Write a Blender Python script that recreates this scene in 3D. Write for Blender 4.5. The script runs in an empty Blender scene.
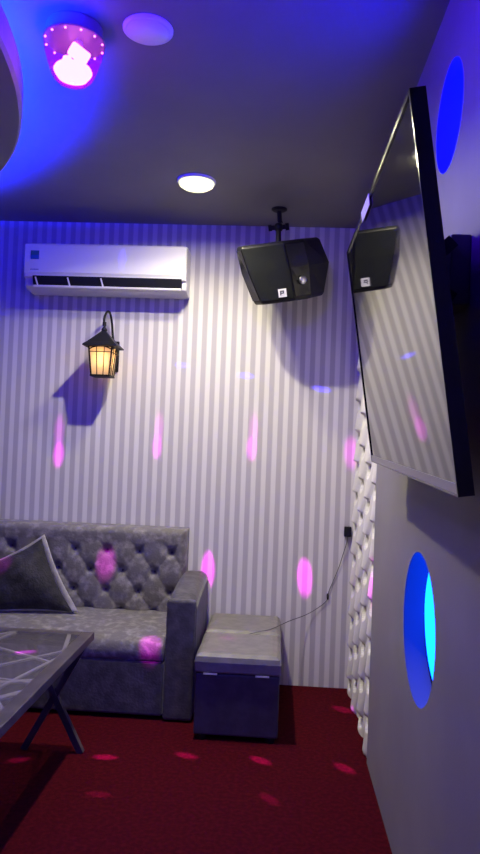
import bpy, bmesh, math, random
from mathutils import Vector, Matrix
random.seed(4)
C = bpy.context.scene.collection
sc = bpy.context.scene
PI = math.pi
W = 0.417          # right wall
H = 2.5            # ceiling height
XL = -4.4          # left wall
YF = -4.9          # wall behind the viewer

# ------------------------------------------------------------------ materials
def mat(name, col=(.5, .5, .5), rough=.5, metal=0, spec=.5, **kw):
    m = bpy.data.materials.new(name); m.use_nodes = True
    b = m.node_tree.nodes['Principled BSDF']
    b.inputs['Base Color'].default_value = (*col, 1)
    b.inputs['Roughness'].default_value = rough
    b.inputs['Metallic'].default_value = metal
    b.inputs['Specular IOR Level'].default_value = spec
    for k, v in kw.items():
        b.inputs[k.replace('_', ' ')].default_value = v
    return m

def N(m, t, **kw):
    n = m.node_tree.nodes.new(t)
    for k, v in kw.items(): setattr(n, k, v)
    return n
def L(m, a, b): m.node_tree.links.new(a, b)
def bsdf(m): return m.node_tree.nodes['Principled BSDF']

def mottled(name, c1, c2, scale, rough=.6, bump=.0, lo=.4, hi=.65, detail=6, sheen=0, bscale=None):
    m = mat(name, c1, rough)
    tc = N(m, 'ShaderNodeTexCoord'); n = N(m, 'ShaderNodeTexNoise')
    n.inputs['Scale'].default_value = scale; n.inputs['Detail'].default_value = detail
    r = N(m, 'ShaderNodeValToRGB')
    r.color_ramp.elements[0].position = lo; r.color_ramp.elements[0].color = (*c1, 1)
    r.color_ramp.elements[1].position = hi; r.color_ramp.elements[1].color = (*c2, 1)
    L(m, tc.outputs['Object'], n.inputs['Vector']); L(m, n.outputs['Fac'], r.inputs['Fac'])
    L(m, r.outputs['Color'], bsdf(m).inputs['Base Color'])
    if bump:
        n2 = N(m, 'ShaderNodeTexNoise'); n2.inputs['Scale'].default_value = bscale or scale * 4
        L(m, tc.outputs['Object'], n2.inputs['Vector'])
        b = N(m, 'ShaderNodeBump'); b.inputs['Strength'].default_value = bump; b.inputs['Distance'].default_value = .01
        L(m, n2.outputs['Fac'], b.inputs['Height']); L(m, b.outputs['Normal'], bsdf(m).inputs['Normal'])
    if sheen:
        bsdf(m).inputs['Sheen Weight'].default_value = sheen
        bsdf(m).inputs['Sheen Roughness'].default_value = .4
    return m

def emit(name, col, s):
    m = bpy.data.materials.new(name); m.use_nodes = True
    nt = m.node_tree; nt.nodes.clear()
    e = nt.nodes.new('ShaderNodeEmission'); o = nt.nodes.new('ShaderNodeOutputMaterial')
    e.inputs['Color'].default_value = (*col, 1); e.inputs['Strength'].default_value = s
    nt.links.new(e.outputs[0], o.inputs[0]); return m

def glassy(name, col, transp, rough=.1, trans_col=(1, 1, 1), translucent=0):
    """see-through sheet: part transparent, part glossy dielectric"""
    m = mat(name, col, rough)
    nt = m.node_tree; out = nt.nodes['Material Output']
    t = N(m, 'ShaderNodeBsdfTransparent'); t.inputs['Color'].default_value = (*trans_col, 1)
    mx = N(m, 'ShaderNodeMixShader'); mx.inputs[0].default_value = transp
    src = bsdf(m).outputs[0]
    if translucent:
        tl = N(m, 'ShaderNodeBsdfTranslucent'); tl.inputs['Color'].default_value = (*col, 1)
        m2 = N(m, 'ShaderNodeMixShader'); m2.inputs[0].default_value = translucent
        L(m, src, m2.inputs[1]); L(m, tl.outputs[0], m2.inputs[2]); src = m2.outputs[0]
    L(m, src, mx.inputs[1]); L(m, t.outputs[0], mx.inputs[2]); L(m, mx.outputs[0], out.inputs[0])
    return m

# wallpaper with vertical stripes
def wallpaper():
    m = mat('striped wallpaper', rough=.6, spec=.3)
    tc = N(m, 'ShaderNodeTexCoord'); sp = N(m, 'ShaderNodeSeparateXYZ')
    L(m, tc.outputs['Object'], sp.inputs[0])
    a = N(m, 'ShaderNodeMath', operation='MULTIPLY'); a.inputs[1].default_value = 1 / .0545
    L(m, sp.outputs['X'], a.inputs[0])
    f = N(m, 'ShaderNodeMath', operation='FRACT'); L(m, a.outputs[0], f.inputs[0])
    r = N(m, 'ShaderNodeValToRGB'); e = r.color_ramp.elements
    lt, dk = (.74, .72, .715, 1), (.50, .475, .50, 1)
    e[0].position = 0; e[0].color = dk
    e[1].position = .44; e[1].color = dk
    for p, c in ((.52, lt), (.94, lt), (1.0, dk)):
        q = e.new(p); q.color = c
    L(m, f.outputs[0], r.inputs['Fac']); L(m, r.outputs['Color'], bsdf(m).inputs['Base Color'])
    return m

M = {}
M['wallpaper'] = wallpaper()
M['paint'] = mottled('grey wall paint', (.255, .24, .255), (.285, .27, .285), 3, .6, .05, bscale=160)
M['ceiling'] = mottled('ceiling paint', (.20, .19, .20), (.22, .21, .22), 2, .7, .03, bscale=120)
M['carpet'] = mottled('red carpet', (.050, .0022, .006), (.080, .0035, .0085), 60, .95, .5, bscale=300)
bsdf(M['carpet']).inputs['Specular IOR Level'].default_value = .05
M['gypsum'] = mat('white gypsum relief', (.78, .76, .76), .5)
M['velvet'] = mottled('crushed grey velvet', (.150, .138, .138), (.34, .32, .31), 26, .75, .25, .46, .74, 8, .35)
M['velvet_shaded'] = mottled('shaded grey velvet', (.058, .053, .060), (.12, .112, .120), 22, .75, .2, .4, .75, 8, .3)  # darker velvet copy, shade of the weakly lit sofa front put into colour
M['pillow_dk'] = mottled('charcoal cushion velvet', (.010, .009, .013), (.038, .034, .045), 24, .8, .3, .42, .75, 8, .25)
M['pillow_lt'] = mottled('pale grey cushion back', (.34, .32, .33), (.42, .40, .41), 30, .8, .1)
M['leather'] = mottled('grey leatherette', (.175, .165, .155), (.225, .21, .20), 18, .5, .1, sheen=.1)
M['leather_shaded'] = mottled('shaded grey leatherette', (.055, .05, .058), (.072, .066, .075), 18, .55, .1)  # stool body leatherette, darkened to hold the shade on its front
M['black'] = mat('black plastic', (.008, .008, .010), .42, 0, .3)
M['cord'] = mat('grey cord', (.06, .055, .065), .5)
M['black_gloss'] = mat('gloss black plastic', (.008, .008, .010), .15)
M['grille'] = mottled('speaker grille cloth', (.008, .009, .009), (.015, .017, .015), 400, .8, .2)
bsdf(M['grille']).inputs['Specular IOR Level'].default_value = .12
M['iron'] = mat('black painted iron', (.008, .008, .008), .5, 0, .25)
M['white_plastic'] = mat('white plastic', (.82, .81, .82), .3)
M['grey_plastic'] = mat('pale grey plastic', (.62, .60, .62), .4)
M['dark_slot'] = mat('dark duct', (.006, .006, .008), .7, 0, .2)
M['silver'] = mat('brushed metal', (.75, .75, .76), .3, 1)
M['chrome'] = mat('chrome', (.85, .85, .86), .15, 1)
M['wood_dk'] = mottled('dark table frame', (.050, .042, .046), (.085, .072, .075), 14, .4)
M['tv_back'] = mat('tv housing', (.02, .02, .025), .4)
M['screen'] = mat('tv screen glass', (.006, .006, .007), .03, 0, .5, IOR=1.9)
M['tv_lip'] = mat('grey tv lower strip', (.35, .34, .33), .3, .6)
M['sticker'] = mat('white paper sticker', (.85, .84, .82), .6)
M['label_blue'] = mat('blue energy label', (.02, .12, .22), .5)
M['label_green'] = mat('green energy label', (.03, .15, .10), .5)
M['ink'] = mat('grey print', (.10, .10, .12), .6)
M['niche'] = mat('niche rim paint', (.065, .060, .075), .7, 0, .1)
M['led_porthole'] = emit('blue led panel', (.001, .052, 1), 20)
M['led_porthole_hi'] = emit('deep blue led panel', (.001, .003, 1), 75)
M['led_strip'] = emit('blue led strip', (.001, .010, 1), 1100)
M['lens'] = emit('warm white led lens', (1, .96, .66), 1.6)
M['bulb'] = emit('amber bulb', (1, .62, .24), 16)
M['disco_led'] = emit('pink leds', (1, .45, .86), 6)
M['mount'] = mat('slate mount steel', (.06, .06, .075), .4)
M['lamp_base'] = mat('grey lamp base', (.16, .15, .17), .4)
M['amber_glass'] = glassy('frosted amber glass', (.95, .85, .70), .18, .30, (1, .95, .85), .8)
M['dome'] = glassy('magenta lamp dome', (.55, .02, .55), .78, .08, (1, .42, .95), .4)
M['disc_paint'] = mat('canopy paint', (.30, .28, .31), .6)

def table_glass():
    m = mat('printed table glass', (.25, .24, .27), .10)
    nt = m.node_tree; out = nt.nodes['Material Output']
    tc = N(m, 'ShaderNodeTexCoord')
    sp = N(m, 'ShaderNodeSeparateXYZ'); L(m, tc.outputs['Object'], sp.inputs[0])
    last = None
    def math_(op, a, b):
        n = N(m, 'ShaderNodeMath', operation=op)
        for k, v in enumerate((a, b)):
            if v is None: continue
            if isinstance(v, (int, float)): n.inputs[k].default_value = v
            else: L(m, v, n.inputs[k])
        return n.outputs[0]
    # straight printed bands at assorted angles: (angle, offset, half width)
    for ang, off, hw in ((35, .12, .010), (35, -.14, .006), (-40, .30, .012), (-40, .02, .007), (-40, -.33, .010), (80, .05, .006), (12, .38, .008), (12, -.30, .010),
                         (62, .33, .006), (-68, .10, .009), (-15, .24, .006), (-15, -.10, .008)):
        ca, sa = math.cos(math.radians(ang)), math.sin(math.radians(ang))
        d = math_('ADD', math_('MULTIPLY', sp.outputs['X'], ca), math_('MULTIPLY', sp.outputs['Y'], sa))
        d = math_('ABSOLUTE', math_('SUBTRACT', d, off), None)
        d = math_('LESS_THAN', d, hw)
        last = d if last is None else math_('MAXIMUM', last, d)
    r = N(m, 'ShaderNodeValToRGB'); e = r.color_ramp.elements
    e[0].color = (.15, .14, .17, 1); e[1].color = (.30, .28, .32, 1)
    L(m, last, r.inputs['Fac']); L(m, r.outputs['Color'], bsdf(m).inputs['Base Color'])
    t = N(m, 'ShaderNodeBsdfTransparent'); t.inputs['Color'].default_value = (.90, .87, .90, 1)
    mx = N(m, 'ShaderNodeMixShader')
    L(m, math_('SUBTRACT', .62, math_('MULTIPLY', last, .30)), mx.inputs[0])
    L(m, bsdf(m).outputs[0], mx.inputs[1]); L(m, t.outputs[0], mx.inputs[2]); L(m, mx.outputs[0], out.inputs[0])
    return m
M['table_glass'] = table_glass()

# ------------------------------------------------------------------ mesh helpers
def new(): return bmesh.new()
def obj(name, bm, m, parent=None, smooth=False, bevel=0, seg=2, sub=0, auto=None):
    bmesh.ops.recalc_face_normals(bm, faces=bm.faces)
    me = bpy.data.meshes.new(name); bm.to_mesh(me); bm.free()
    for p in me.polygons: p.use_smooth = smooth
    for mm in (m if isinstance(m, (list, tuple)) else [m]): me.materials.append(mm)
    o = bpy.data.objects.new(name, me); C.objects.link(o)
    if parent: o.parent = parent
    if bevel:
        b = o.modifiers.new('bevel', 'BEVEL'); b.width = bevel; b.segments = seg; b.limit_method = 'ANGLE'; b.angle_limit = math.radians(35)
        b.harden_normals = False
    if sub:
        s = o.modifiers.new('sub', 'SUBSURF'); s.levels = sub; s.render_levels = sub
    return o
def box(bm, lo, hi):
    lo, hi = Vector(lo), Vector(hi)
    r = bmesh.ops.create_cube(bm, size=1)
    for v in r['verts']:
        v.co = Vector(((lo.x + hi.x) / 2 + v.co.x * (hi.x - lo.x), (lo.y + hi.y) / 2 + v.co.y * (hi.y - lo.y), (lo.z + hi.z) / 2 + v.co.z * (hi.z - lo.z)))
    return r['verts']
def loft(bm, rings, cap=True, closed=True):
    vs = [[bm.verts.new(p) for p in r] for r in rings]
    n = len(vs[0])
    for a, b in zip(vs, vs[1:]):
        for i in range(n if closed else n - 1):
            j = (i + 1) % n
            bm.faces.new((a[i], a[j], b[j], b[i]))
    if cap and closed:
        bm.faces.new(vs[0][::-1]); bm.faces.new(vs[-1])
    return vs
def lathe(bm, prof, c=(0, 0, 0), n=40, cap=True):
    rings = [[(c[0] + r * math.cos(2 * PI * i / n), c[1] + r * math.sin(2 * PI * i / n), c[2] + z) for i in range(n)] for r, z in prof]
    loft(bm, rings, cap)
def tube(bm, pts, r, n=10, cap=True):
    pts = [Vector(p) for p in pts]; rings = []
    up = None
    for i, p in enumerate(pts):
        d = (pts[min(i + 1, len(pts) - 1)] - pts[max(i - 1, 0)]).normalized()
        if up is None:
            up = Vector((0, 0, 1)) if abs(d.z) < .9 else Vector((1, 0, 0))
        s = d.cross(up).normalized(); up = s.cross(d).normalized()
        rr = r[i] if isinstance(r, (list, tuple)) else r
        rings.append([p + rr * (math.cos(2 * PI * k / n) * s + math.sin(2 * PI * k / n) * up) for k in range(n)])
    loft(bm, rings, cap)
def bar(bm, a, b, w, t, up=(0, 1, 0)):
    a, b = Vector(a), Vector(b); d = (b - a).normalized(); u = Vector(up); s = d.cross(u).normalized(); u = s.cross(d).normalized()
    loft(bm, [[p + s * (sx * w / 2) + u * (sy * t / 2) for sx, sy in ((-1, -1), (1, -1), (1, 1), (-1, 1))] for p in (a, b)])
def prism(bm, poly, axis, lo, hi):
    """extrude a polygon [(a,b)] along an axis: x -> (y,z), y -> (x,z), z -> (x,y)"""
    def P(a, b, t):
        return {'x': (t, a, b), 'y': (a, t, b), 'z': (a, b, t)}[axis]
    loft(bm, [[P(a, b, t) for a, b in poly] for t in (lo, hi)])
def spline(pts, n=8):
    pts = [Vector(p) for p in pts]; out = []
    P = [pts[0]] + pts + [pts[-1]]
    for i in range(1, len(P) - 2):
        for k in range(n):
            t = k / n; a, b, c, d = P[i - 1:i + 3]
            out.append(.5 * ((2 * b) + (c - a) * t + (2 * a - 5 * b + 4 * c - d) * t * t + (3 * b - a - 3 * c + d) * t ** 3))
    out.append(pts[-1]); return out
def thing(name, label, cat, loc=(0, 0, 0), group=None, rot=None, matrix=None):
    o = bpy.data.objects.new(name, None); C.objects.link(o)
    o.empty_display_size = .1
    if matrix is not None: o.matrix_world = matrix
    else:
        o.location = loc
        if rot: o.rotation_euler = rot
    o['label'] = label; o['category'] = cat
    if group: o['group'] = group
    return o
def tag(o, label, cat, group=None):
    o['label'] = label; o['category'] = cat
    if group: o['group'] = group
    return o
def struct(o, label, cat):
    o['kind'] = 'structure'; o['label'] = label; o['category'] = cat; return o

# ------------------------------------------------------------------ room shell
bm = new(); box(bm, (XL - .1, YF - .1, -.1), (W + .15, .1, 0)); struct(obj('floor', bm, M['carpet']), 'dark red carpet floor under the sofa and table', 'floor')
bm = new(); box(bm, (XL - .1, YF - .1, H), (W + .15, .1, H + .1)); struct(obj('ceiling', bm, M['ceiling']), 'plain painted ceiling washed with blue light', 'ceiling')
bm = new(); box(bm, (XL - .1, 0, 0), (W + .15, .1, H)); struct(obj('wall_back', bm, M['wallpaper']), 'back wall papered in white and lavender grey vertical stripes', 'wall')
bm = new(); box(bm, (XL - .1, YF, 0), (XL, 0, H)); struct(obj('wall_left', bm, M['paint']), 'plain grey left wall beyond the sofa', 'wall')
bm = new(); box(bm, (XL, YF - .1, 0), (W + .15, YF, H)); struct(obj('wall_front', bm, M['paint']), 'plain grey wall facing the sofa', 'wall')

HOLES = [(-1.755, .79, .212), (-1.935, 2.17, .140)]     # (y, z, radius) of the round niches
def right_wall():
    bm = new(); edges = []
    def ring(pts):
        vs = [bm.verts.new((W, a, b)) for a, b in pts]
        return [bm.edges.new((vs[i], vs[(i + 1) % len(vs)])) for i in range(len(vs))]
    edges += ring([(-.86, 0), (-.86, H), (YF, H), (YF, 0)])
    for y, z, r in HOLES:
        edges += ring([(y + r * math.cos(2 * PI * i / 64), z + r * math.sin(2 * PI * i / 64)) for i in range(64)])
    bmesh.ops.triangle_fill(bm, edges=edges, use_beauty=True, use_dissolve=False)
    # return beside the relief panel and the wall behind that panel
    q = [bm.verts.new(p) for p in ((W, -.86, 0), (W, -.86, H), (W + .09, -.86, H), (W + .09, -.86, 0))]; bm.faces.new(q)
    q = [bm.verts.new(p) for p in ((W + .09, -.86, 0), (W + .09, -.86, H), (W + .09, 0, H), (W + .09, 0, 0))]; bm.faces.new(q)
    q = [bm.verts.new(p) for p in ((W + .1, -.86, 0), (W + .1, -.86, H), (W + .1, YF, H), (W + .1, YF, 0))]; bm.faces.new(q)
    return bm
wr = obj('wall_right', right_wall(), M['paint'])
struct(wr, 'plain grey right wall with round lit niches behind the television', 'wall')

# round niches with blue light panels
for (y, z, r), lab, mm in ((HOLES[0], 'large low round niche glowing cyan blue under the television', 'led_porthole'),
                          (HOLES[1], 'small high round niche glowing deep blue above the television', 'led_porthole_hi')):
    t = thing('niche_light', lab, 'niche light', (W, y, z), 'round blue niches in the right wall')
    d = .066; n = 64
    bm = new()
    loft(bm, [[(x, r * math.cos(2 * PI * i / n), r * math.sin(2 * PI * i / n)) for i in range(n)] for x in (0, d)], cap=False)
    obj('niche_rim', bm, M['niche'], t, smooth=True)
    bm = new()
    for s in (1, -1):        # two half panels, a thin joint between them
        pts = [(r * .995 * math.cos(a), s * (.0012 + r * .995 * abs(math.sin(a)))) for a in [PI * i / 32 for i in range(33)]]
        loft(bm, [[(x, a, b + .028) for a, b in pts] for x in (d - .002, d + .006)])
    obj('light_panel', bm, M[mm], t)

# white relief panel beside the television
def relief():
    bm = new(); ny, nz = 90, 400
    x0 = W + .032; pitch, row, A = .235, .163, .042
    z0 = .405
    tips = []
    for c in range(-1, 6):
        for k in range(-4, 18):
            tips.append((-.07 - c * pitch, z0 + (k + (.5 if c % 2 else 0)) * row))
    def h(y, z):
        best = 0
        for ty, tz in tips:
            s = z - tz
            if s < -.01 or s > .29: continue
            w = .046 if s < 0 else .046 + .070 * min(1, s / .14) ** .8
            u = abs(y - ty) / w
            if u >= 1: continue
            v = A * ((1 + s / .01) if s < 0 else (1 - s / .29)) * (1 - u * u) ** .5
            best = max(best, v)
        for ty, tz in tips:        # scooped pocket under each tip
            q = ((y - ty) / .050) ** 2 + ((z - tz + .026) / .036) ** 2
            if q < 1: best = min(best, -.040 * (1 - q) ** .6)
        return best
    g = []
    for j in range(nz + 1):
        z = H * j / nz
        g.append([bm.verts.new((x0 - h(-.86 * i / ny, z), -.86 * i / ny, z)) for i in range(ny + 1)])
    for j in range(nz):
        for i in range(ny):
            bm.faces.new((g[j][i], g[j][i + 1], g[j + 1][i + 1], g[j + 1][i]))
    return bm
tag(obj('relief_panel', relief(), M['gypsum'], smooth=True), 'white relief wall panel of staggered scales between striped wall and television', 'wall panel')

# ------------------------------------------------------------------ ceiling canopy with hidden blue strip
CX, CY, CR, CZ = -2.568, -2.193, 1.805, 2.34
t = thing('ceiling_canopy', 'large round dropped ceiling disc with a blue light glowing over its edge', 'ceiling canopy', (CX, CY, CZ))
bm = new(); lathe(bm, [(CR - .01, 0), (CR, .01), (CR, .090), (CR - .012, .090), (CR - .012, .020), (CR - .3, .020)], n=128); obj('disc', bm, M['disc_paint'], t, bevel=0)
bm = new(); lathe(bm, [(CR - .45, .020), (CR - .45, H - CZ)], n=96); obj('hanger_drum', bm, M['disc_paint'], t)
bm = new()
n = 128
loft(bm, [[((CR + dr) * math.cos(2 * PI * i / n), (CR + dr) * math.sin(2 * PI * i / n), zz) for i in range(n)] for dr, zz in ((-.24, .021), (-.24, .045), (-.20, .045), (-.20, .021))], cap=False)
obj('light_strip', bm, M['led_strip'], t)

# ------------------------------------------------------------------ disco lamp on the ceiling
DX, DY = -.643, -1.778
t = thing('disco_lamp', 'small pink glowing disco lamp in a clear dome on the ceiling', 'disco lamp', (DX, DY, H))
bm = new(); lathe(bm, [(.080, 0), (.083, -.004), (.083, -.034), (.090, -.038), (.090, -.042), (.086, -.044)], n=48); obj('base', bm, M['lamp_base'], t, smooth=False)
bm = new(); lathe(bm, [(.089, -.042), (.088, -.054), (.083, -.078), (.076, -.102), (.068, -.126), (.058, -.148), (.046, -.160), (.020, -.164), (.004, -.165)], n=48, cap=False); obj('dome', bm, M['dome'], t, smooth=True)
bm = new(); lathe(bm, [(.040, -.118), (.052, -.122), (.056, -.130), (.052, -.138)], n=32); obj('led_disc', bm, M['disco_led'], t, smooth=True)
bm = new(); lathe(bm, [(.046, -.142), (.044, -.149), (.030, -.155), (.010, -.157)], n=32); obj('led_disc', bm, M['disco_led'], t, smooth=True)
bm = new(); tube(bm, [(.012, 0, -.04), (.012, 0, -.066)], .014, 12); obj('motor_shaft', bm, M['grey_plastic'], t)
for kx, kz, ang, sz in ((.016, -.078, .5, (.060, .046, .032)), (-.020, -.096, -.3, (.026, .030, .016))):
    bm = new(); r = bmesh.ops.create_cube(bm, size=1)
    for v in r['verts']:
        v.co = Matrix.Rotation(ang, 3, 'Y') @ Matrix.Rotation(.5, 3, 'Z') @ Vector((v.co.x * sz[0], v.co.y * sz[1], v.co.z * sz[2])) + Vector((kx, 0, kz))
    obj('led_block', bm, M['disco_led'], t, bevel=.006)
for k in range(12):
    a = 2 * PI * k / 12; bm = new()
    bmesh.ops.create_icosphere(bm, subdivisions=1, radius=.0035, matrix=Matrix.Translation((.084 * math.cos(a),   .084 * math.sin(a), -.050)))
    obj('rim_led', bm, M['disco_led'], t)

# flush round plate on the ceiling
t = thing('ceiling_plate', 'flat unlit pale round ceiling plate beside the pink lamp', 'ceiling plate', (-.425, -1.775, H))
bm = new(); lathe(bm, [(.074, 0), (.074, -.005), (.068, -.009), (.05, -.009)], n=48); obj('rim', bm, M['white_plastic'], t)
bm = new(); lathe(bm, [(.062, -.009), (.060, -.011), (.02, -.012)], n=48); obj('cover', bm, M['white_plastic'], t, smooth=True)

# downlights
def downlight(x, y, lab):
    t = thing('downlight', lab, 'downlight', (x, y, H), 'round ceiling downlights')
    bm = new(); lathe(bm, [(.090, 0), (.090, -.006), (.087, -.011), (.082, -.011), (.080, -.004), (.080, 0)], n=48, cap=False); obj('trim_ring', bm, M['white_plastic'], t)
    bm = new(); lathe(bm, [(.081, -.010), (.079, -.022), (.064, -.032), (.03, -.037)], n=48); obj('lens', bm, M['lens'], t)
    return t
LX, LY = -.418, -.63
downlight(LX, LY, 'lit round warm white downlight in the ceiling near the striped wall')
downlight(-1.05, -3.35, 'dimmer round downlight in the ceiling behind the viewer')

# ------------------------------------------------------------------ air conditioner
t = thing('air_conditioner', 'white wall split air conditioner with dark louvre slot above the lantern', 'air conditioner', (0, 0, 0))
xa, xb = -1.396, -.516
prof = [(0, 2.336), (-.140, 2.336), (-.160, 2.330), (-.170, 2.312), (-.172, 2.165), (-.168, 2.146), (-.150, 2.142), (-.146, 2.112), (-.140, 2.100), (-.118, 2.092), (-.09, 2.088), (-.05, 2.084), (0, 2.082)]
bm = new()
rings = []
for x, s in ((xa, .93), (xa + .012, .985), (xa + .03, 1), (xb - .03, 1), (xb - .012, .985), (xb, .93)):
    rings.append([(x, y * s, 2.2 + (z - 2.2) * (s * .25 + .75)) for y, z in prof])
loft(bm, rings)
obj('casing', bm, M['white_plastic'], t, smooth=False, bevel=.003)
bm = new(); prism(bm, [(-.170, 2.326), (-.1745, 2.318), (-.1765, 2.172), (-.171, 2.160), (-.169, 2.164), (-.169, 2.32)], 'x', xa + .006, xb - .006); obj('front_panel', bm, M['white_plastic'], t, bevel=.002)
bm = new(); prism(bm, [(-.158, 2.152), (-.1765, 2.152), (-.163, 2.098), (-.145, 2.098)], 'x', xa + .055, xb - .022); obj('outlet_slot', bm, M['dark_slot'], t)
bm = new(); prism(bm, [(-.160, 2.102), (-.172, 2.103), (-.168, 2.092), (-.150, 2.090)], 'x', xa + .055, xb - .022); obj('louvre', bm, M['white_plastic'], t, bevel=.002)
for x in (xa + .070, xa + .245, xa + .425):
    bm = new(); bar(bm, (x, -.176, 2.145), (x + .012, -.166, 2.102), .007, .006, up=(0, 1, 0)); obj('louvre_arm', bm, M['white_plastic'], t)
bm = new(); box(bm, (xa + .040, -.1775, 2.262), (xa + .085, -.176, 2.286)); obj('energy_label', bm, M['label_green'], t)['label'] = 'green upper half of sticker'
bm = new(); box(bm, (xa + .040, -.1775, 2.240), (xa + .085, -.176, 2.262)); obj('energy_label', bm, M['label_blue'], t)['label'] = 'blue lower half of sticker'
bm = new()
for k in range(7):
    box(bm, (xa + .042 + k * .0065, -.1778, 2.182), (xa + .046 + k * .0065, -.1765, 2.187))
obj('printed_mark', bm, M['ink'], t)

# ------------------------------------------------------------------ wall lantern
lx, ly = -.945, -.155
t = thing('wall_lantern', 'lit black iron wall lantern with amber glass on the striped wall', 'wall lantern', (lx, ly, 1.62))
def sq(hw, z, c=(0, 0)): return [(c[0] - hw, c[1] - hw, z), (c[0] + hw, c[1] - hw, z), (c[0] + hw, c[1] + hw, z), (c[0] - hw, c[1] + hw, z)]
bm = new(); loft(bm, [sq(.090, .158), sq(.089, .165), sq(.068, .184), sq(.042, .212), (sq(.018, .238)), sq(.012, .246)]); obj('roof', bm, M['iron'], t)
bm = new(); lathe(bm, [(.012, .244), (.016, .252), (.012, .262), (.007, .268), (.007, .285)], n=16); obj('finial', bm, M['iron'], t, smooth=True)
bot, top = .048, .062
bm = new(); box(bm, (-bot - .006, -bot - .006, 0), (bot + .006, bot + .006, .010)); obj('bottom_plate', bm, M['iron'], t, bevel=.002)
bm = new()
for sx, sy in ((-1, -1), (1, -1), (1, 1), (-1, 1)):
    bar(bm, (sx * bot, sy * bot, .005), (sx * top, sy * top, .160), .008, .008)
for f in range(4):
    R = Matrix.Rotation(f * PI / 2, 3, 'Z')
    def P(u, v, off=.001):       # point on the tapered front face
        w = bot + (top - bot) * v; return R @ Vector((u * w, -w - off, .005 + .155 * v))
    for u in (-.34, .34): bar(bm, P(u, 0), P(u, 1), .004, .004, up=R @ Vector((0, 1, 0)))
    bar(bm, P(-1, .80), P(1, .80), .004, .004, up=R @ Vector((0, 1, 0)))
    arch = [(-1, .88), (-.7, .94), (-.35, .985), (0, 1.0), (.35, .985), (.7, .94), (1, .88)]
    for a, b in zip(arch, arch[1:]): bar(bm, P(*a), P(*b), .006, .005, up=R @ Vector((0, 1, 0)))
    box_pts = [P(-1, 1.0), P(1, 1.0)]
    bar(bm, *box_pts, .010, .006, up=R @ Vector((0, 1, 0)))
obj('cage', bm, M['iron'], t)
for f in range(4):
    R = Matrix.Rotation(f * PI / 2, 3, 'Z'); bm = new()
    v = [R @ Vector(p) for p in ((-bot, -bot + .003, .008), (bot, -bot + .003, .008), (top, -top + .003, .16), (-top, -top + .003, .16))]
    v2 = [R @ (R.inverted() @ p + Vector((0, .002, 0))) for p in v]
    loft(bm, [v, v2]); obj('glass_pane', bm, M['amber_glass'], t)
bm = new(); lathe(bm, [(.008, .060), (.018, .078), (.024, .100), (.018, .124), (.006, .138)], n=20); obj('bulb', bm, M['bulb'], t, smooth=True)
bm = new(); lathe(bm, [(.012, .01), (.012, .05), (.008, .06)], n=16); obj('bulb_socket', bm, M['iron'], t)
wy = -ly
bm = new(); tube(bm, spline([(0, 0, .280), (-.004, .004, .315), (.0, .02, .345), (.006, .045, .362), (.010, .075, .352), (.012, .105, .315), (.014, .125, .26), (.018, .140, .20), (.02, wy - .012, .165)], 6), .0065, 10); obj('hanger_arm', bm, M['iron'], t, smooth=True)
bm = new(); lathe(bm, [(.010, 0), (.010, .02)], c=(0, 0, .275), n=12); obj('hanger_loop', bm, M['iron'], t)
bm = new(); box(bm, (-.005, wy - .014, .045), (.050, wy, .215)); obj('wall_plate', bm, M['iron'], t, bevel=.004)

# ------------------------------------------------------------------ hanging loudspeaker
SX, SY, SZ = -.005, -.30, 2.17
t = thing('loudspeaker', 'black faceted loudspeaker hanging tilted from the ceiling before the striped wall', 'loudspeaker', (SX, SY, SZ), rot=(math.radians(16), math.radians(-8), math.radians(-3)))
# plan outlines (x, y) at three heights, front is -y; order: left back, left side, left front, right front, right wing end, right back
def plan(z, l, lf, rf, rw, b, f, ws, wing):
    return [(l + .05, b, z), (l, ws, z), (lf, f, z), (rf, f, z), (wing, ws + .005, z), (rw, .05, z), (rw - .04, b, z)]
lev = [plan(.150, -.205, -.178, .020, .190, .13, -.125, -.075, .115), plan(.137, -.213, -.186, .020, .204, .135, -.137, -.082, .120),
       plan(.02, -.200, -.160, .034, .240, .14, -.140, -.080, .135), plan(-.127, -.160, -.118, .048, .200, .13, -.137, -.080, .128), plan(-.142, -.152, -.112, .046, .188, .125, -.125, -.075, .120)]
bm = new(); loft(bm, lev); cab = obj('cabinet', bm, M['black'], t, bevel=.008, seg=3)
def facet(i, j, off, za=(1, 2, 3), inset=.06):
    """thin plate lying on one facet of the cabinet"""
    quads = []
    rows = []
    for k in za:
        a, b = Vector(lev[k][i]), Vector(lev[k][j]); rows.append((a.lerp(b, inset), a.lerp(b, 1 - inset)))
    rows[0] = (rows[0][0].lerp(rows[1][0], inset), rows[0][1].lerp(rows[1][1], inset))
    rows[-1] = (rows[-1][0].lerp(rows[-2][0], inset), rows[-1][1].lerp(rows[-2][1], inset))
    nrm = (rows[0][1] - rows[0][0]).cross(rows[-1][0] - rows[0][0]).normalized()
    if nrm.y > 0: nrm = -nrm
    bm = new(); f = [[bm.verts.new(p + nrm * off) for p in r] for r in rows]; g = [[bm.verts.new(p - nrm * .002) for p in r] for r in rows]
    for k in range(len(rows) - 1):
        bm.faces.new((f[k][0], f[k][1], f[k + 1][1], f[k + 1][0]))
        bm.faces.new((f[k][0], g[k][0], g[k + 1][0], f[k + 1][0])); bm.faces.new((f[k][1], g[k][1], g[k + 1][1], f[k + 1][1]))
    for k in (0, -1): bm.faces.new((f[k][0], f[k][1], g[k][1], g[k][0]))
    return bm
obj('grille', facet(2, 3, .006, inset=.02), M['grille'], t)
obj('side_grille', facet(1, 2, .004, inset=.05), M['black_gloss'], t)
obj('side_grille', facet(3, 4, .004, inset=.05), M['black_gloss'], t)
bm = new(); lathe(bm, [(.020, 0), (.022, .006), (.016, .013), (.004, .015)], n=20)
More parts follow.
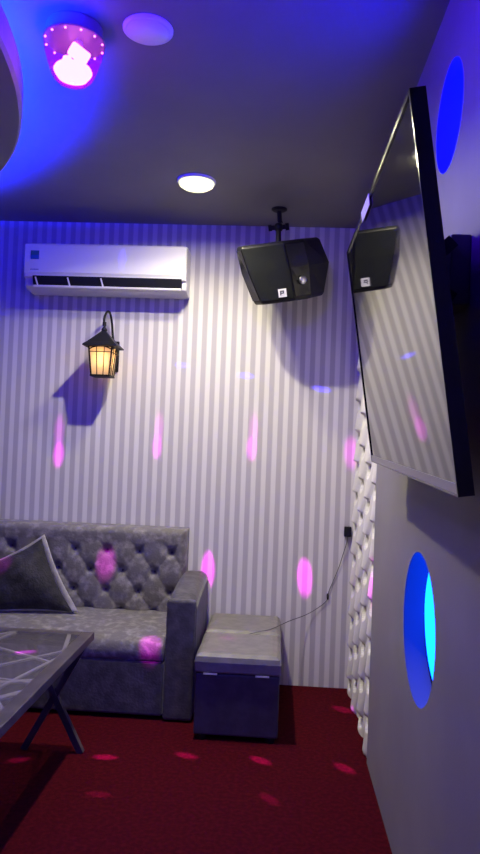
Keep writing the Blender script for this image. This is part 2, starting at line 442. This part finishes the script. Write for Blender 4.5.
Rk = Matrix.Rotation(PI / 2, 4, 'X')
bmesh.ops.transform(bm, matrix=Matrix.Translation((.092, -.112, -.045)) @ Matrix.Rotation(.6, 4, 'Z') @ Rk, verts=bm.verts)
obj('glint_disc', bm, M['silver'], t, smooth=True)  # raised disc standing in for a pale reflection on the cabinet
bm = new(); box(bm, (-.030, -.150, -.115), (.010, -.1455, -.075)); b = obj('badge', bm, M['sticker'], t)
bm = new(); box(bm, (-.022, -.1515, -.105), (-.016, -.1498, -.083)); box(bm, (-.016, -.1515, -.089), (-.002, -.1498, -.083)); box(bm, (-.016, -.1515, -.098), (-.002, -.1498, -.093)); box(bm, (-.007, -.1515, -.098), (-.002, -.1498, -.083))
obj('badge_mark', bm, M['ink'], b)
# bracket
t = thing('speaker_bracket', 'black jointed ceiling bracket holding the loudspeaker', 'bracket', (-.035, -.28, H))
bm = new(); lathe(bm, [(.040, 0), (.040, -.006), (.030, -.012), (.012, -.014)], n=24); obj('ceiling_flange', bm, M['iron'], t)
bm = new(); tube(bm, [(0, 0, -.012), (.004, 0, -.060), (.010, 0, -.075)], .012, 12); tube(bm, [(.0, 0, -.115), (.004, 0, -.195)], .013, 12); obj('rod', bm, M['iron'], t)
bm = new(); bmesh.ops.create_uvsphere(bm, u_segments=16, v_segments=10, radius=.024, matrix=Matrix.Translation((0, 0, -.095))); obj('ball_joint', bm, M['iron'], t, smooth=True)
bm = new(); tube(bm, [(-.045, 0, -.10), (.045, 0, -.09)], .012, 12); tube(bm, [(.035, 0, -.092), (.052, 0, -.089)], .018, 10); tube(bm, [(-.035, 0, -.098), (-.052, 0, -.101)], .016, 10); obj('clamp_knob', bm, M['iron'], t)

# ------------------------------------------------------------------ television on the right wall
FB = Vector((.312, -1.462, 1.250)); ex = Vector((-.005, -1, -.032)).normalized()
up = Vector((-.155, 0, .988)); up = (up - ex * up.dot(ex)).normalized(); ey = up.cross(ex)
TVM = Matrix(((ex.x, ey.x, up.x, FB.x), (ex.y, ey.y, up.y, FB.y), (ex.z, ey.z, up.z, FB.z), (0, 0, 0, 1)))
TL, TH = 1.098, .694
t = thing('television', 'large black flat television tilted down on the right wall, mirroring the striped wall', 'television', matrix=TVM)
bm = new()
bz = .008
for lo, hi in (((0, 0, 0), (bz, .028, TH)), ((TL - bz, 0, 0), (TL, .028, TH)), ((bz, 0, TH - bz), (TL - bz, .028, TH)), ((bz, 0, 0), (TL - bz, .028, .004))): box(bm, lo, hi)
obj('bezel', bm, M['black_gloss'], t)
bm = new(); box(bm, (bz, .003, .022), (TL - bz, .012, TH - bz)); obj('screen', bm, M['screen'], t)
bm = new(); box(bm, (bz, .001, .004), (TL - bz, .012, .022)); obj('lower_strip', bm, M['tv_lip'], t)
bm = new(); loft(bm, [[(x0, y, z0), (x1, y, z0), (x1, y, z1), (x0, y, z1)] for x0, x1, y, z0, z1 in ((.004, TL - .004, .014, .004, TH - .004), (.006, TL - .006, .026, .006, TH - .006), (.03, TL - .03, .036, .03, TH - .05), (.12, TL - .12, .054, .06, TH - .16), (.14, TL - .14, .056, .08, TH - .18))]); obj('back_housing', bm, M['tv_back'], t)
bm = new(); box(bm, (.42, -.0015, TH - .026), (.57, .0, TH + .001)); box(bm, (.42, -.0015, TH), (.57, .02, TH + .0015)); obj('paper_sticker', bm, M['sticker'], t)

def tvp(x, y, z): return TVM @ Vector((x, y, z))
t = thing('television_mount', 'dark tilting wall mount arm behind the television', 'wall mount', (0, 0, 0))
bm = new(); box(bm, (W - .045, -2.19, 1.62), (W, -2.06, 1.78)); obj('wall_bracket', bm, M['mount'], t, bevel=.004)
for q in (.57, .72):
    p0, p1 = tvp(q, .064, .52), tvp(q, .064, .12)
    bm = new(); bar(bm, p0, p1, .03, .012, up=ey); obj('rail', bm, M['iron'], t)
    for zz, zw in ((.46, 1.76), (.34, 1.65)):
        p = tvp(q, .068, zz); bm = new(); bar(bm, p, (W - .044, p.y, zw), .02, .03, up=(0, 0, 1)); obj('arm', bm, M['iron'], t)

# ------------------------------------------------------------------ sofa
t = thing('sofa', 'long grey velvet sofa with button tufted back against the striped wall', 'sofa', (0, 0, 0))
SR, SLF = -.487, -2.45      # seat right / left ends
bm = new(); box(bm, (SLF, -.570, .018), (SR, -.02, .268)); obj('base', bm, M['velvet_shaded'], t, bevel=.012, seg=3)
bm = new()
prof = [(-.10, .262), (-.545, .262), (-.566, .268), (-.575, .295), (-.574, .328), (-.562, .354), (-.530, .371), (-.32, .390), (-.10, .392)]
loft(bm, [[(x, y, z) for y, z in prof] for x in (SLF + .002, SLF + .02, SR - .02, SR - .002)])
obj('seat', bm, M['velvet'], t, smooth=True, bevel=.01, seg=3)
# tufted back
px, pz = .174, .105
bx, bz0 = -.713, .700
XB, ZB, ZT = -.462, .36, .826
def tuft():
    bm = new(); nx, nz = 360, 90; g = []
    for j in range(nz + 1):
        z = ZB + (ZT - ZB) * j / nz; r = []
        for i in range(nx + 1):
            x = SLF + (XB - SLF) * i / nx
            u = (x - bx) / px; v = (z - bz0) / (2 * pz)
            a, b = u + v, u - v
            sa, sb = abs(math.sin(PI * a)), abs(math.sin(PI * b))
            f = min(sa, sb) ** .6 * .25 + .75 * (sa * sb) ** .6
            if z > bz0 + .02:
                k = min(1, (z - bz0 - .02) / .05); f = f * (1 - k) + k * (.75 + .25 * abs(math.sin(PI * u)) ** .4)
            dent = 0
            for k in (-1, 0):
                pass
            # nearest button
            for rr in range(-3, 1):
                zz = bz0 + rr * pz; off = 0 if rr % 2 == 0 else px / 2
                xx = bx + off + round((x - bx - off) / px) * px
                d2 = (x - xx) ** 2 + (z - zz) ** 2
                if d2 < .01: dent += math.exp(-d2 / (.022 ** 2))
            dep = (.127 + .010 * f) - .028 * min(1, dent)
            e = min(z - ZB, ZT - z, XB - x, x - SLF); e = max(0, min(1, e / .035)); dep *= (.70 + .30 * math.sqrt(max(0, 1 - (1 - e) ** 2)))
            r.append(bm.verts.new((x, -dep, z)))
        g.append(r)
    for j in range(nz):
        for i in range(nx): bm.faces.new((g[j][i], g[j][i + 1], g[j + 1][i + 1], g[j + 1][i]))
    rim = g[0] + [r[-1] for r in g[1:]] + g[-1][-2::-1] + [r[0] for r in g[-2:0:-1]]
    back = [bm.verts.new((v.co.x, -.012, v.co.z)) for v in rim]
    for k in range(len(rim)):
        j = (k + 1) % len(rim); bm.faces.new((rim[k], rim[j], back[j], back[k]))
    bm.faces.new(back)
    return bm
back = obj('backrest', tuft(), M['velvet'], t, smooth=True)
for rr in range(0, -3, -1):
    off = 0 if rr % 2 == 0 else px / 2
    for k in range(-6, 3):
        x = bx + off + k * px
        if x > XB - .06 or x < -1.66: continue
        bm = new(); bmesh.ops.create_uvsphere(bm, u_segments=12, v_segments=8, radius=.012)
        for v in bm.verts: v.co = Vector((x + v.co.x, -.096 + v.co.y * .6, bz0 + rr * pz + v.co.z))
        obj('button', bm, M['velvet_shaded'], back, smooth=True)
# arms
def arm(x0, x1):
    bm = new(); rings = []
    for y, zt, dz in ((-.552, .556, .0), (-.48, .574, 0), (-.35, .590, 0), (-.22, .602, 0), (-.08, .604, 0), (-.02, .595, 0)):
        w = x1 - x0; pts = [(x0, y, .012), (x1, y, .012), (x1, y, zt - .045)]
        for k in range(1, 6):
            a = PI / 2 * k / 6; pts.append((x1 - .045 * (1 - math.cos(a)), y, zt - .045 + .045 * math.sin(a)))
        pts.append((x1 - .045, y, zt)); pts.append((x0 + .045, y, zt))
        for k in range(1, 6):
            a = PI / 2 * (1 - k / 6); pts.append((x0 + .045 * (1 - math.cos(a)), y, zt - .045 + .045 * math.sin(a)))
        pts.append((x0, y, zt - .045))
        rings.append(pts)
    loft(bm, rings); return bm
for x0, x1 in ((-.485, -.345), (-2.60, -2.452)):
    ar = obj('armrest', arm(x0, x1), M['velvet_shaded'], t, smooth=False, bevel=.012, seg=3)
    bm = new(); box(bm, (x0 + .002, -.580, .006), (x1 - .002, -.548, .562)); obj('arm_front', bm, M['velvet_shaded'], ar, bevel=.014, seg=3)
for x in (-.52, -1.45, -2.40):
    for y in (-.48, -.08):
        bm = new(); box(bm, (x - .025, y - .025, 0), (x + .025, y + .025, .032)); obj('foot', bm, M['black'], t)
# two dark pieces under the arms
# scatter cushion
def cushion(corners, bulge, side, n=22):
    """corners BL, BR, TR, TL (3-D), bulge along the normal on one side"""
    BL, BR, TR, TLc = [Vector(c) for c in corners]
    nr = (BR - BL).cross(TLc - BL).normalized()
    bm = new(); g = []
    for j in range(n + 1):
        r = []
        for i in range(n + 1):
            u, v = i / n, j / n
            # pull the sides in between the corners
            pu = .5 + (u - .5) * (1 - .10 * math.sin(PI * v)); pv = .5 + (v - .5) * (1 - .08 * math.sin(PI * u))
            p = BL.lerp(BR, pu).lerp(TLc.lerp(TR, pu), pv)
            hgt = bulge * (math.sin(PI * u) * math.sin(PI * v)) ** .5
            hgt *= 1 + .10 * math.sin(9 * u + 4 * v) * math.sin(PI * u)
            r.append(bm.verts.new(p + nr * side * hgt))
        g.append(r)
    for j in range(n):
        for i in range(n): bm.faces.new((g[j][i], g[j][i + 1], g[j + 1][i + 1], g[j + 1][i]))
    return bm
t = thing('cushion', 'square charcoal scatter cushion with pale back leaning on the tufted sofa', 'cushion', (0, 0, 0))
cc = [(-1.46, -.34, .402), (-1.010, -.28, .402), (-1.220, -.19, .755), (-1.54, -.22, .575)]
obj('front_cover', cushion(cc, .090, 1), M['pillow_dk'], t, smooth=True)
cb = [(-1.45, -.335, .402), (-.985, -.272, .402), (-1.212, -.182, .775), (-1.54, -.215, .58)]
o = obj('back_cover', cushion(cb, .045, -1), M['pillow_lt'], t, smooth=True); o['label'] = 'pale grey back cover'
so = o.modifiers.new('s', 'SOLIDIFY'); so.thickness = .01

# ------------------------------------------------------------------ two storage stools
def stool(y1, lab):
    """square storage stool, front face at y1"""
    t = thing('storage_stool', lab, 'stool', (-.135, y1 + .185, 0), 'grey storage stools beside the sofa')
    w, d = .184, .178
    bm = new(); box(bm, (-w, -d + .006, .022), (w, d - .004, .288)); obj('body', bm, M['leather_shaded'], t, bevel=.008, seg=3)
    bm = new()
    rr = []
    for z, s in ((.292, -.004), (.298, .003), (.340, .005), (.362, -.001), (.374, -.014), (.378, -.035)):
        rr.append([(sx * (w + s), sy * (d + s), z) for sx, sy in ((-1, -1), (1, -1), (1, 1), (-1, 1))])
    loft(bm, rr); obj('lid', bm, M['leather'], t, bevel=.014, seg=4, smooth=False)
    for x in (-.118, .108):
        bm = new(); box(bm, (x - .030, -d - .004, .286), (x + .030, -d + .004, .292)); obj('metal_edge', bm, M['white_plastic'], t)
    for sx in (-1, 1):
        for sy in (-1, 1):
            bm = new(); lathe(bm, [(.02, 0), (.024, .024)], c=(sx * .15, sy * .15, 0), n=16); obj('foot', bm, M['black'], t)
stool(-.757, 'grey leatherette storage stool standing in front of its twin beside the sofa arm')
stool(-.378, 'grey leatherette storage stool between the wall and its twin in front')

# ------------------------------------------------------------------ socket adapter and cord
t = thing('power_adapter', 'small black plug adapter low on the striped wall with hanging cord', 'power adapter', (.398, 0, .845))
bm = new(); box(bm, (-.020, -.030, -.028), (.018, 0, .026)); obj('body', bm, M['black'], t, bevel=.004)
pts = [(0, -.02, -.027), (-.004, -.018, -.06), (-.020, -.012, -.12), (-.042, -.008, -.20), (-.072, -.006, -.28), (-.090, -.006, -.33), (-.098, -.008, -.375),
       (-.14, -.010, -.415), (-.21, -.03, -.455), (-.30, -.12, -.470), (-.352, -.25, -.462), (-.40, -.335, -.462), (-.46, -.370, -.468), (-.53, -.375, -.49)]
bm = new(); tube(bm, spline(pts, 6), .0019, 8); obj('cord', bm, M['cord'], t, smooth=True)
bm = new(); lathe(bm, [(.005, -.02), (.006, 0), (.005, .012)], c=(-.095, -.009, -.352), n=10); obj('cord_tie', bm, M['black'], t)

# ------------------------------------------------------------------ low table
TX1, TX0, TY1, TY0, TZ = -.735, -1.46, -.885, -2.10, .48
t = thing('coffee_table', 'low glass topped table with dark frame and crossed legs before the sofa', 'table', ((TX0 + TX1) / 2, (TY0 + TY1) / 2, 0))
hx, hy = (TX1 - TX0) / 2, (TY1 - TY0) / 2
bm = new(); fw = .05; zt, zb = TZ, TZ - .032
for lo, hi in (((-hx, -hy, zb), (-hx + fw, hy, zt)), ((hx - fw, -hy, zb), (hx, hy, zt)), ((-hx + fw, hy - fw, zb), (hx - fw, hy, zt)), ((-hx + fw, -hy, zb), (hx - fw, -hy + fw, zt))): box(bm, lo, hi)
obj('top_frame', bm, M['wood_dk'], t, bevel=.003)
bm = new(); box(bm, (-hx + fw - .004, -hy + fw - .004, zt - .008), (hx - fw + .004, hy - fw + .004, zt - .001)); obj('glass_top', bm, M['table_glass'], t)
for sy in (1, -1):
    y = sy * (hy - .05)
    x1 = hx - .022
    for a, b in ((x1, x1 - .24), (x1 - .24, x1), (x1 - .24 - .20, x1 - .24 - .20 - .24), (x1 - .44 - .24, x1 - .44)):
        bm = new(); bar(bm, (a, y, 0), (b, y, zb + .002), .026, .020 + .004 * (a > b), up=(0, 1, 0)); obj('leg', bm, M['wood_dk'], t)
    bm = new(); bar(bm, (-hx + .02, y, zb - .008), (hx - .02, y, zb - .008), .02, .016, up=(0, 0, 1)); obj('cross_rail', bm, M['wood_dk'], t)

# ------------------------------------------------------------------ lights
def area(name, loc, size, energy, col, rot=(0, 0, 0), spread=PI):
    l = bpy.data.lights.new(name, 'AREA'); l.shape = 'DISK'; l.size = size; l.energy = energy; l.color = col; l.spread = spread
    o = bpy.data.objects.new(name, l); C.objects.link(o); o.location = loc; o.rotation_euler = rot; return o
area('ceiling_lamp', (LX, LY, H - .042), .11, 9, (1, .91, .56), spread=math.radians(172))
area('ceiling_lamp', (-.42, -.90, H - .014), .05, 22, (1, .92, .64), spread=math.radians(150))  # added lamp without fixture, off the visible downlight, placed to throw the shadows
area('ceiling_lamp', (-1.05, -3.35, H - .042), .11, 5, (.85, .72, 1.0))
def point(name, loc, r, e, col):
    l = bpy.data.lights.new(name, 'POINT'); l.shadow_soft_size = r; l.energy = e; l.color = col
    o = bpy.data.objects.new(name, l); C.objects.link(o); o.location = loc; return o
point('blue_fill_light', (-.25, -2.46, 2.36), .10, 38, (.06, .004, 1))  # unseen blue lamp without fixture, added to tint ceiling and fill shadows
point('lantern_lamp', (lx, ly, 1.72), .02, .8, (1, .55, .2))
point('disco_glow', (DX, DY, H - .195), .02, .25, (1, .12, .85))
# beams of the disco lamp: narrow spots thrown from just under its dome
D0 = Vector((DX, DY, H - .186))
def beam(target, ang, energy, col, sx=1.0, sy=1.0, roll=0):
    l = bpy.data.lights.new('disco_beam', 'SPOT'); l.spot_size = math.radians(ang); l.spot_blend = 1.0; l.energy = energy * 50; l.color = col; l.shadow_soft_size = .003
    o = bpy.data.objects.new('disco_beam', l); C.objects.link(o)
    d = (Vector(target) - D0).normalized()
    z = -d; x = Vector((0, 0, 1)).cross(z).normalized(); y = z.cross(x)
    R = Matrix((x, y, z)).transposed().to_4x4()
    o.matrix_world = Matrix.Translation(D0) @ R @ Matrix.Rotation(roll, 4, 'Z') @ Matrix.Diagonal((sx, sy, 1, 1))
MG = (1, 0, .95); BL = (.03, .01, 1)
BEAMS = [
 # wall streaks
 ((-1.212, 0, 1.195), 4, 7, MG, .5, 1.0), ((-1.215, 0, 1.32), 6, 2.2, MG, .32, 1.0),
 ((-.662, 0, 1.26), 4, 5, MG, .5, 1.0), ((-.655, 0, 1.36), 6, 2.2, MG, .32, 1.0),
 ((-.140, 0, 1.27), 4, 5, MG, .5, 1.0), ((-.132, 0, 1.37), 6, 2.2, MG, .32, 1.0),
 ((.400, 0, 1.27), 5, 5, MG, .4, 1.0),
 ((-.352, 0, .600), 3.8, 18, MG, .55, 1.1), ((.175, 0, .585), 3.8, 18, MG, .55, 1.1),
 # blue dashes
 ((-.545, 0, 1.715), 3.2, 6, BL, 1.0, .32), ((-.185, 0, 1.670), 3.2, 10, BL, 1.0, .32), ((.230, 0, 1.610), 3.2, 12, BL, 1.0, .32),
 ((-.86, -.175, 2.25), 4, 3, BL, .4, 1.2),
 # sofa, cushion, stool, relief panel
 ((-.885, -.14, .640), 4, 10, MG, .8, 1), ((-.555, -.565, .350), 4, 10, MG, .8, .9), ((-1.41, -.25, .605), 4, 9, MG, .8, 1),
 ((-.20, -.50, .378), 3, 3, MG, 1, .6), ((.41, -.80, .745), 4, 9, MG, .7, 1), ((.417, -1.0, .33), 4, 1.0, MG, .4, 1.2),
]
for a in BEAMS: beam(*a)
FLOOR = [((-.985, -1.035, 0), 6), ((-.65, -.96, 0), 6), ((-.325, -.90, 0), 5), ((-.02, -.90, 0), 6), ((.32, -.92, 0), 5), ((.375, -.30, 0), 5), ((-.60, -1.25, 0), 1.5), ((.02, -1.2, 0), 2)]
for p, e in FLOOR: beam(p, 3.0, e * 3.5, (1, .0, 1), 1, .45)

# ------------------------------------------------------------------ world
w = bpy.data.worlds.new('world'); sc.world = w; w.use_nodes = True
w.node_tree.nodes['Background'].inputs[0].default_value = (.02, .015, .06, 1)
w.node_tree.nodes['Background'].inputs[1].default_value = .2

# ------------------------------------------------------------------ camera
yaw, pitch, roll, f = -.0557794195, .0261894183, .0392289494, 679.209
fw_ = Vector((math.sin(yaw) * math.cos(pitch), math.cos(yaw) * math.cos(pitch), math.sin(pitch)))
r_ = Vector((math.cos(yaw), -math.sin(yaw), 0)); u_ = r_.cross(fw_)
c, s = math.cos(roll), math.sin(roll)
rr, uu = c * r_ + s * u_, -s * r_ + c * u_
cam = bpy.data.cameras.new('camera'); co = bpy.data.objects.new('camera', cam); C.objects.link(co)
co.matrix_world = Matrix(((rr.x, uu.x, -fw_.x, 0), (rr.y, uu.y, -fw_.y, -3.7216), (rr.z, uu.z, -fw_.z, 1.28882), (0, 0, 0, 1)))
cam.sensor_fit = 'VERTICAL'; cam.sensor_height = 24; cam.lens = f / 854 * 24; cam.clip_start = .02
sc.camera = co

sc.view_settings.view_transform = 'Standard'; sc.view_settings.look = 'None'
sc.view_settings.gamma = 1; sc.view_settings.use_curve_mapping = False; sc.view_settings.exposure = 0
sc.cycles.use_denoising = True
sc.cycles.max_bounces = 8; sc.cycles.transparent_max_bounces = 12
sc.cycles.sample_clamp_indirect = 6
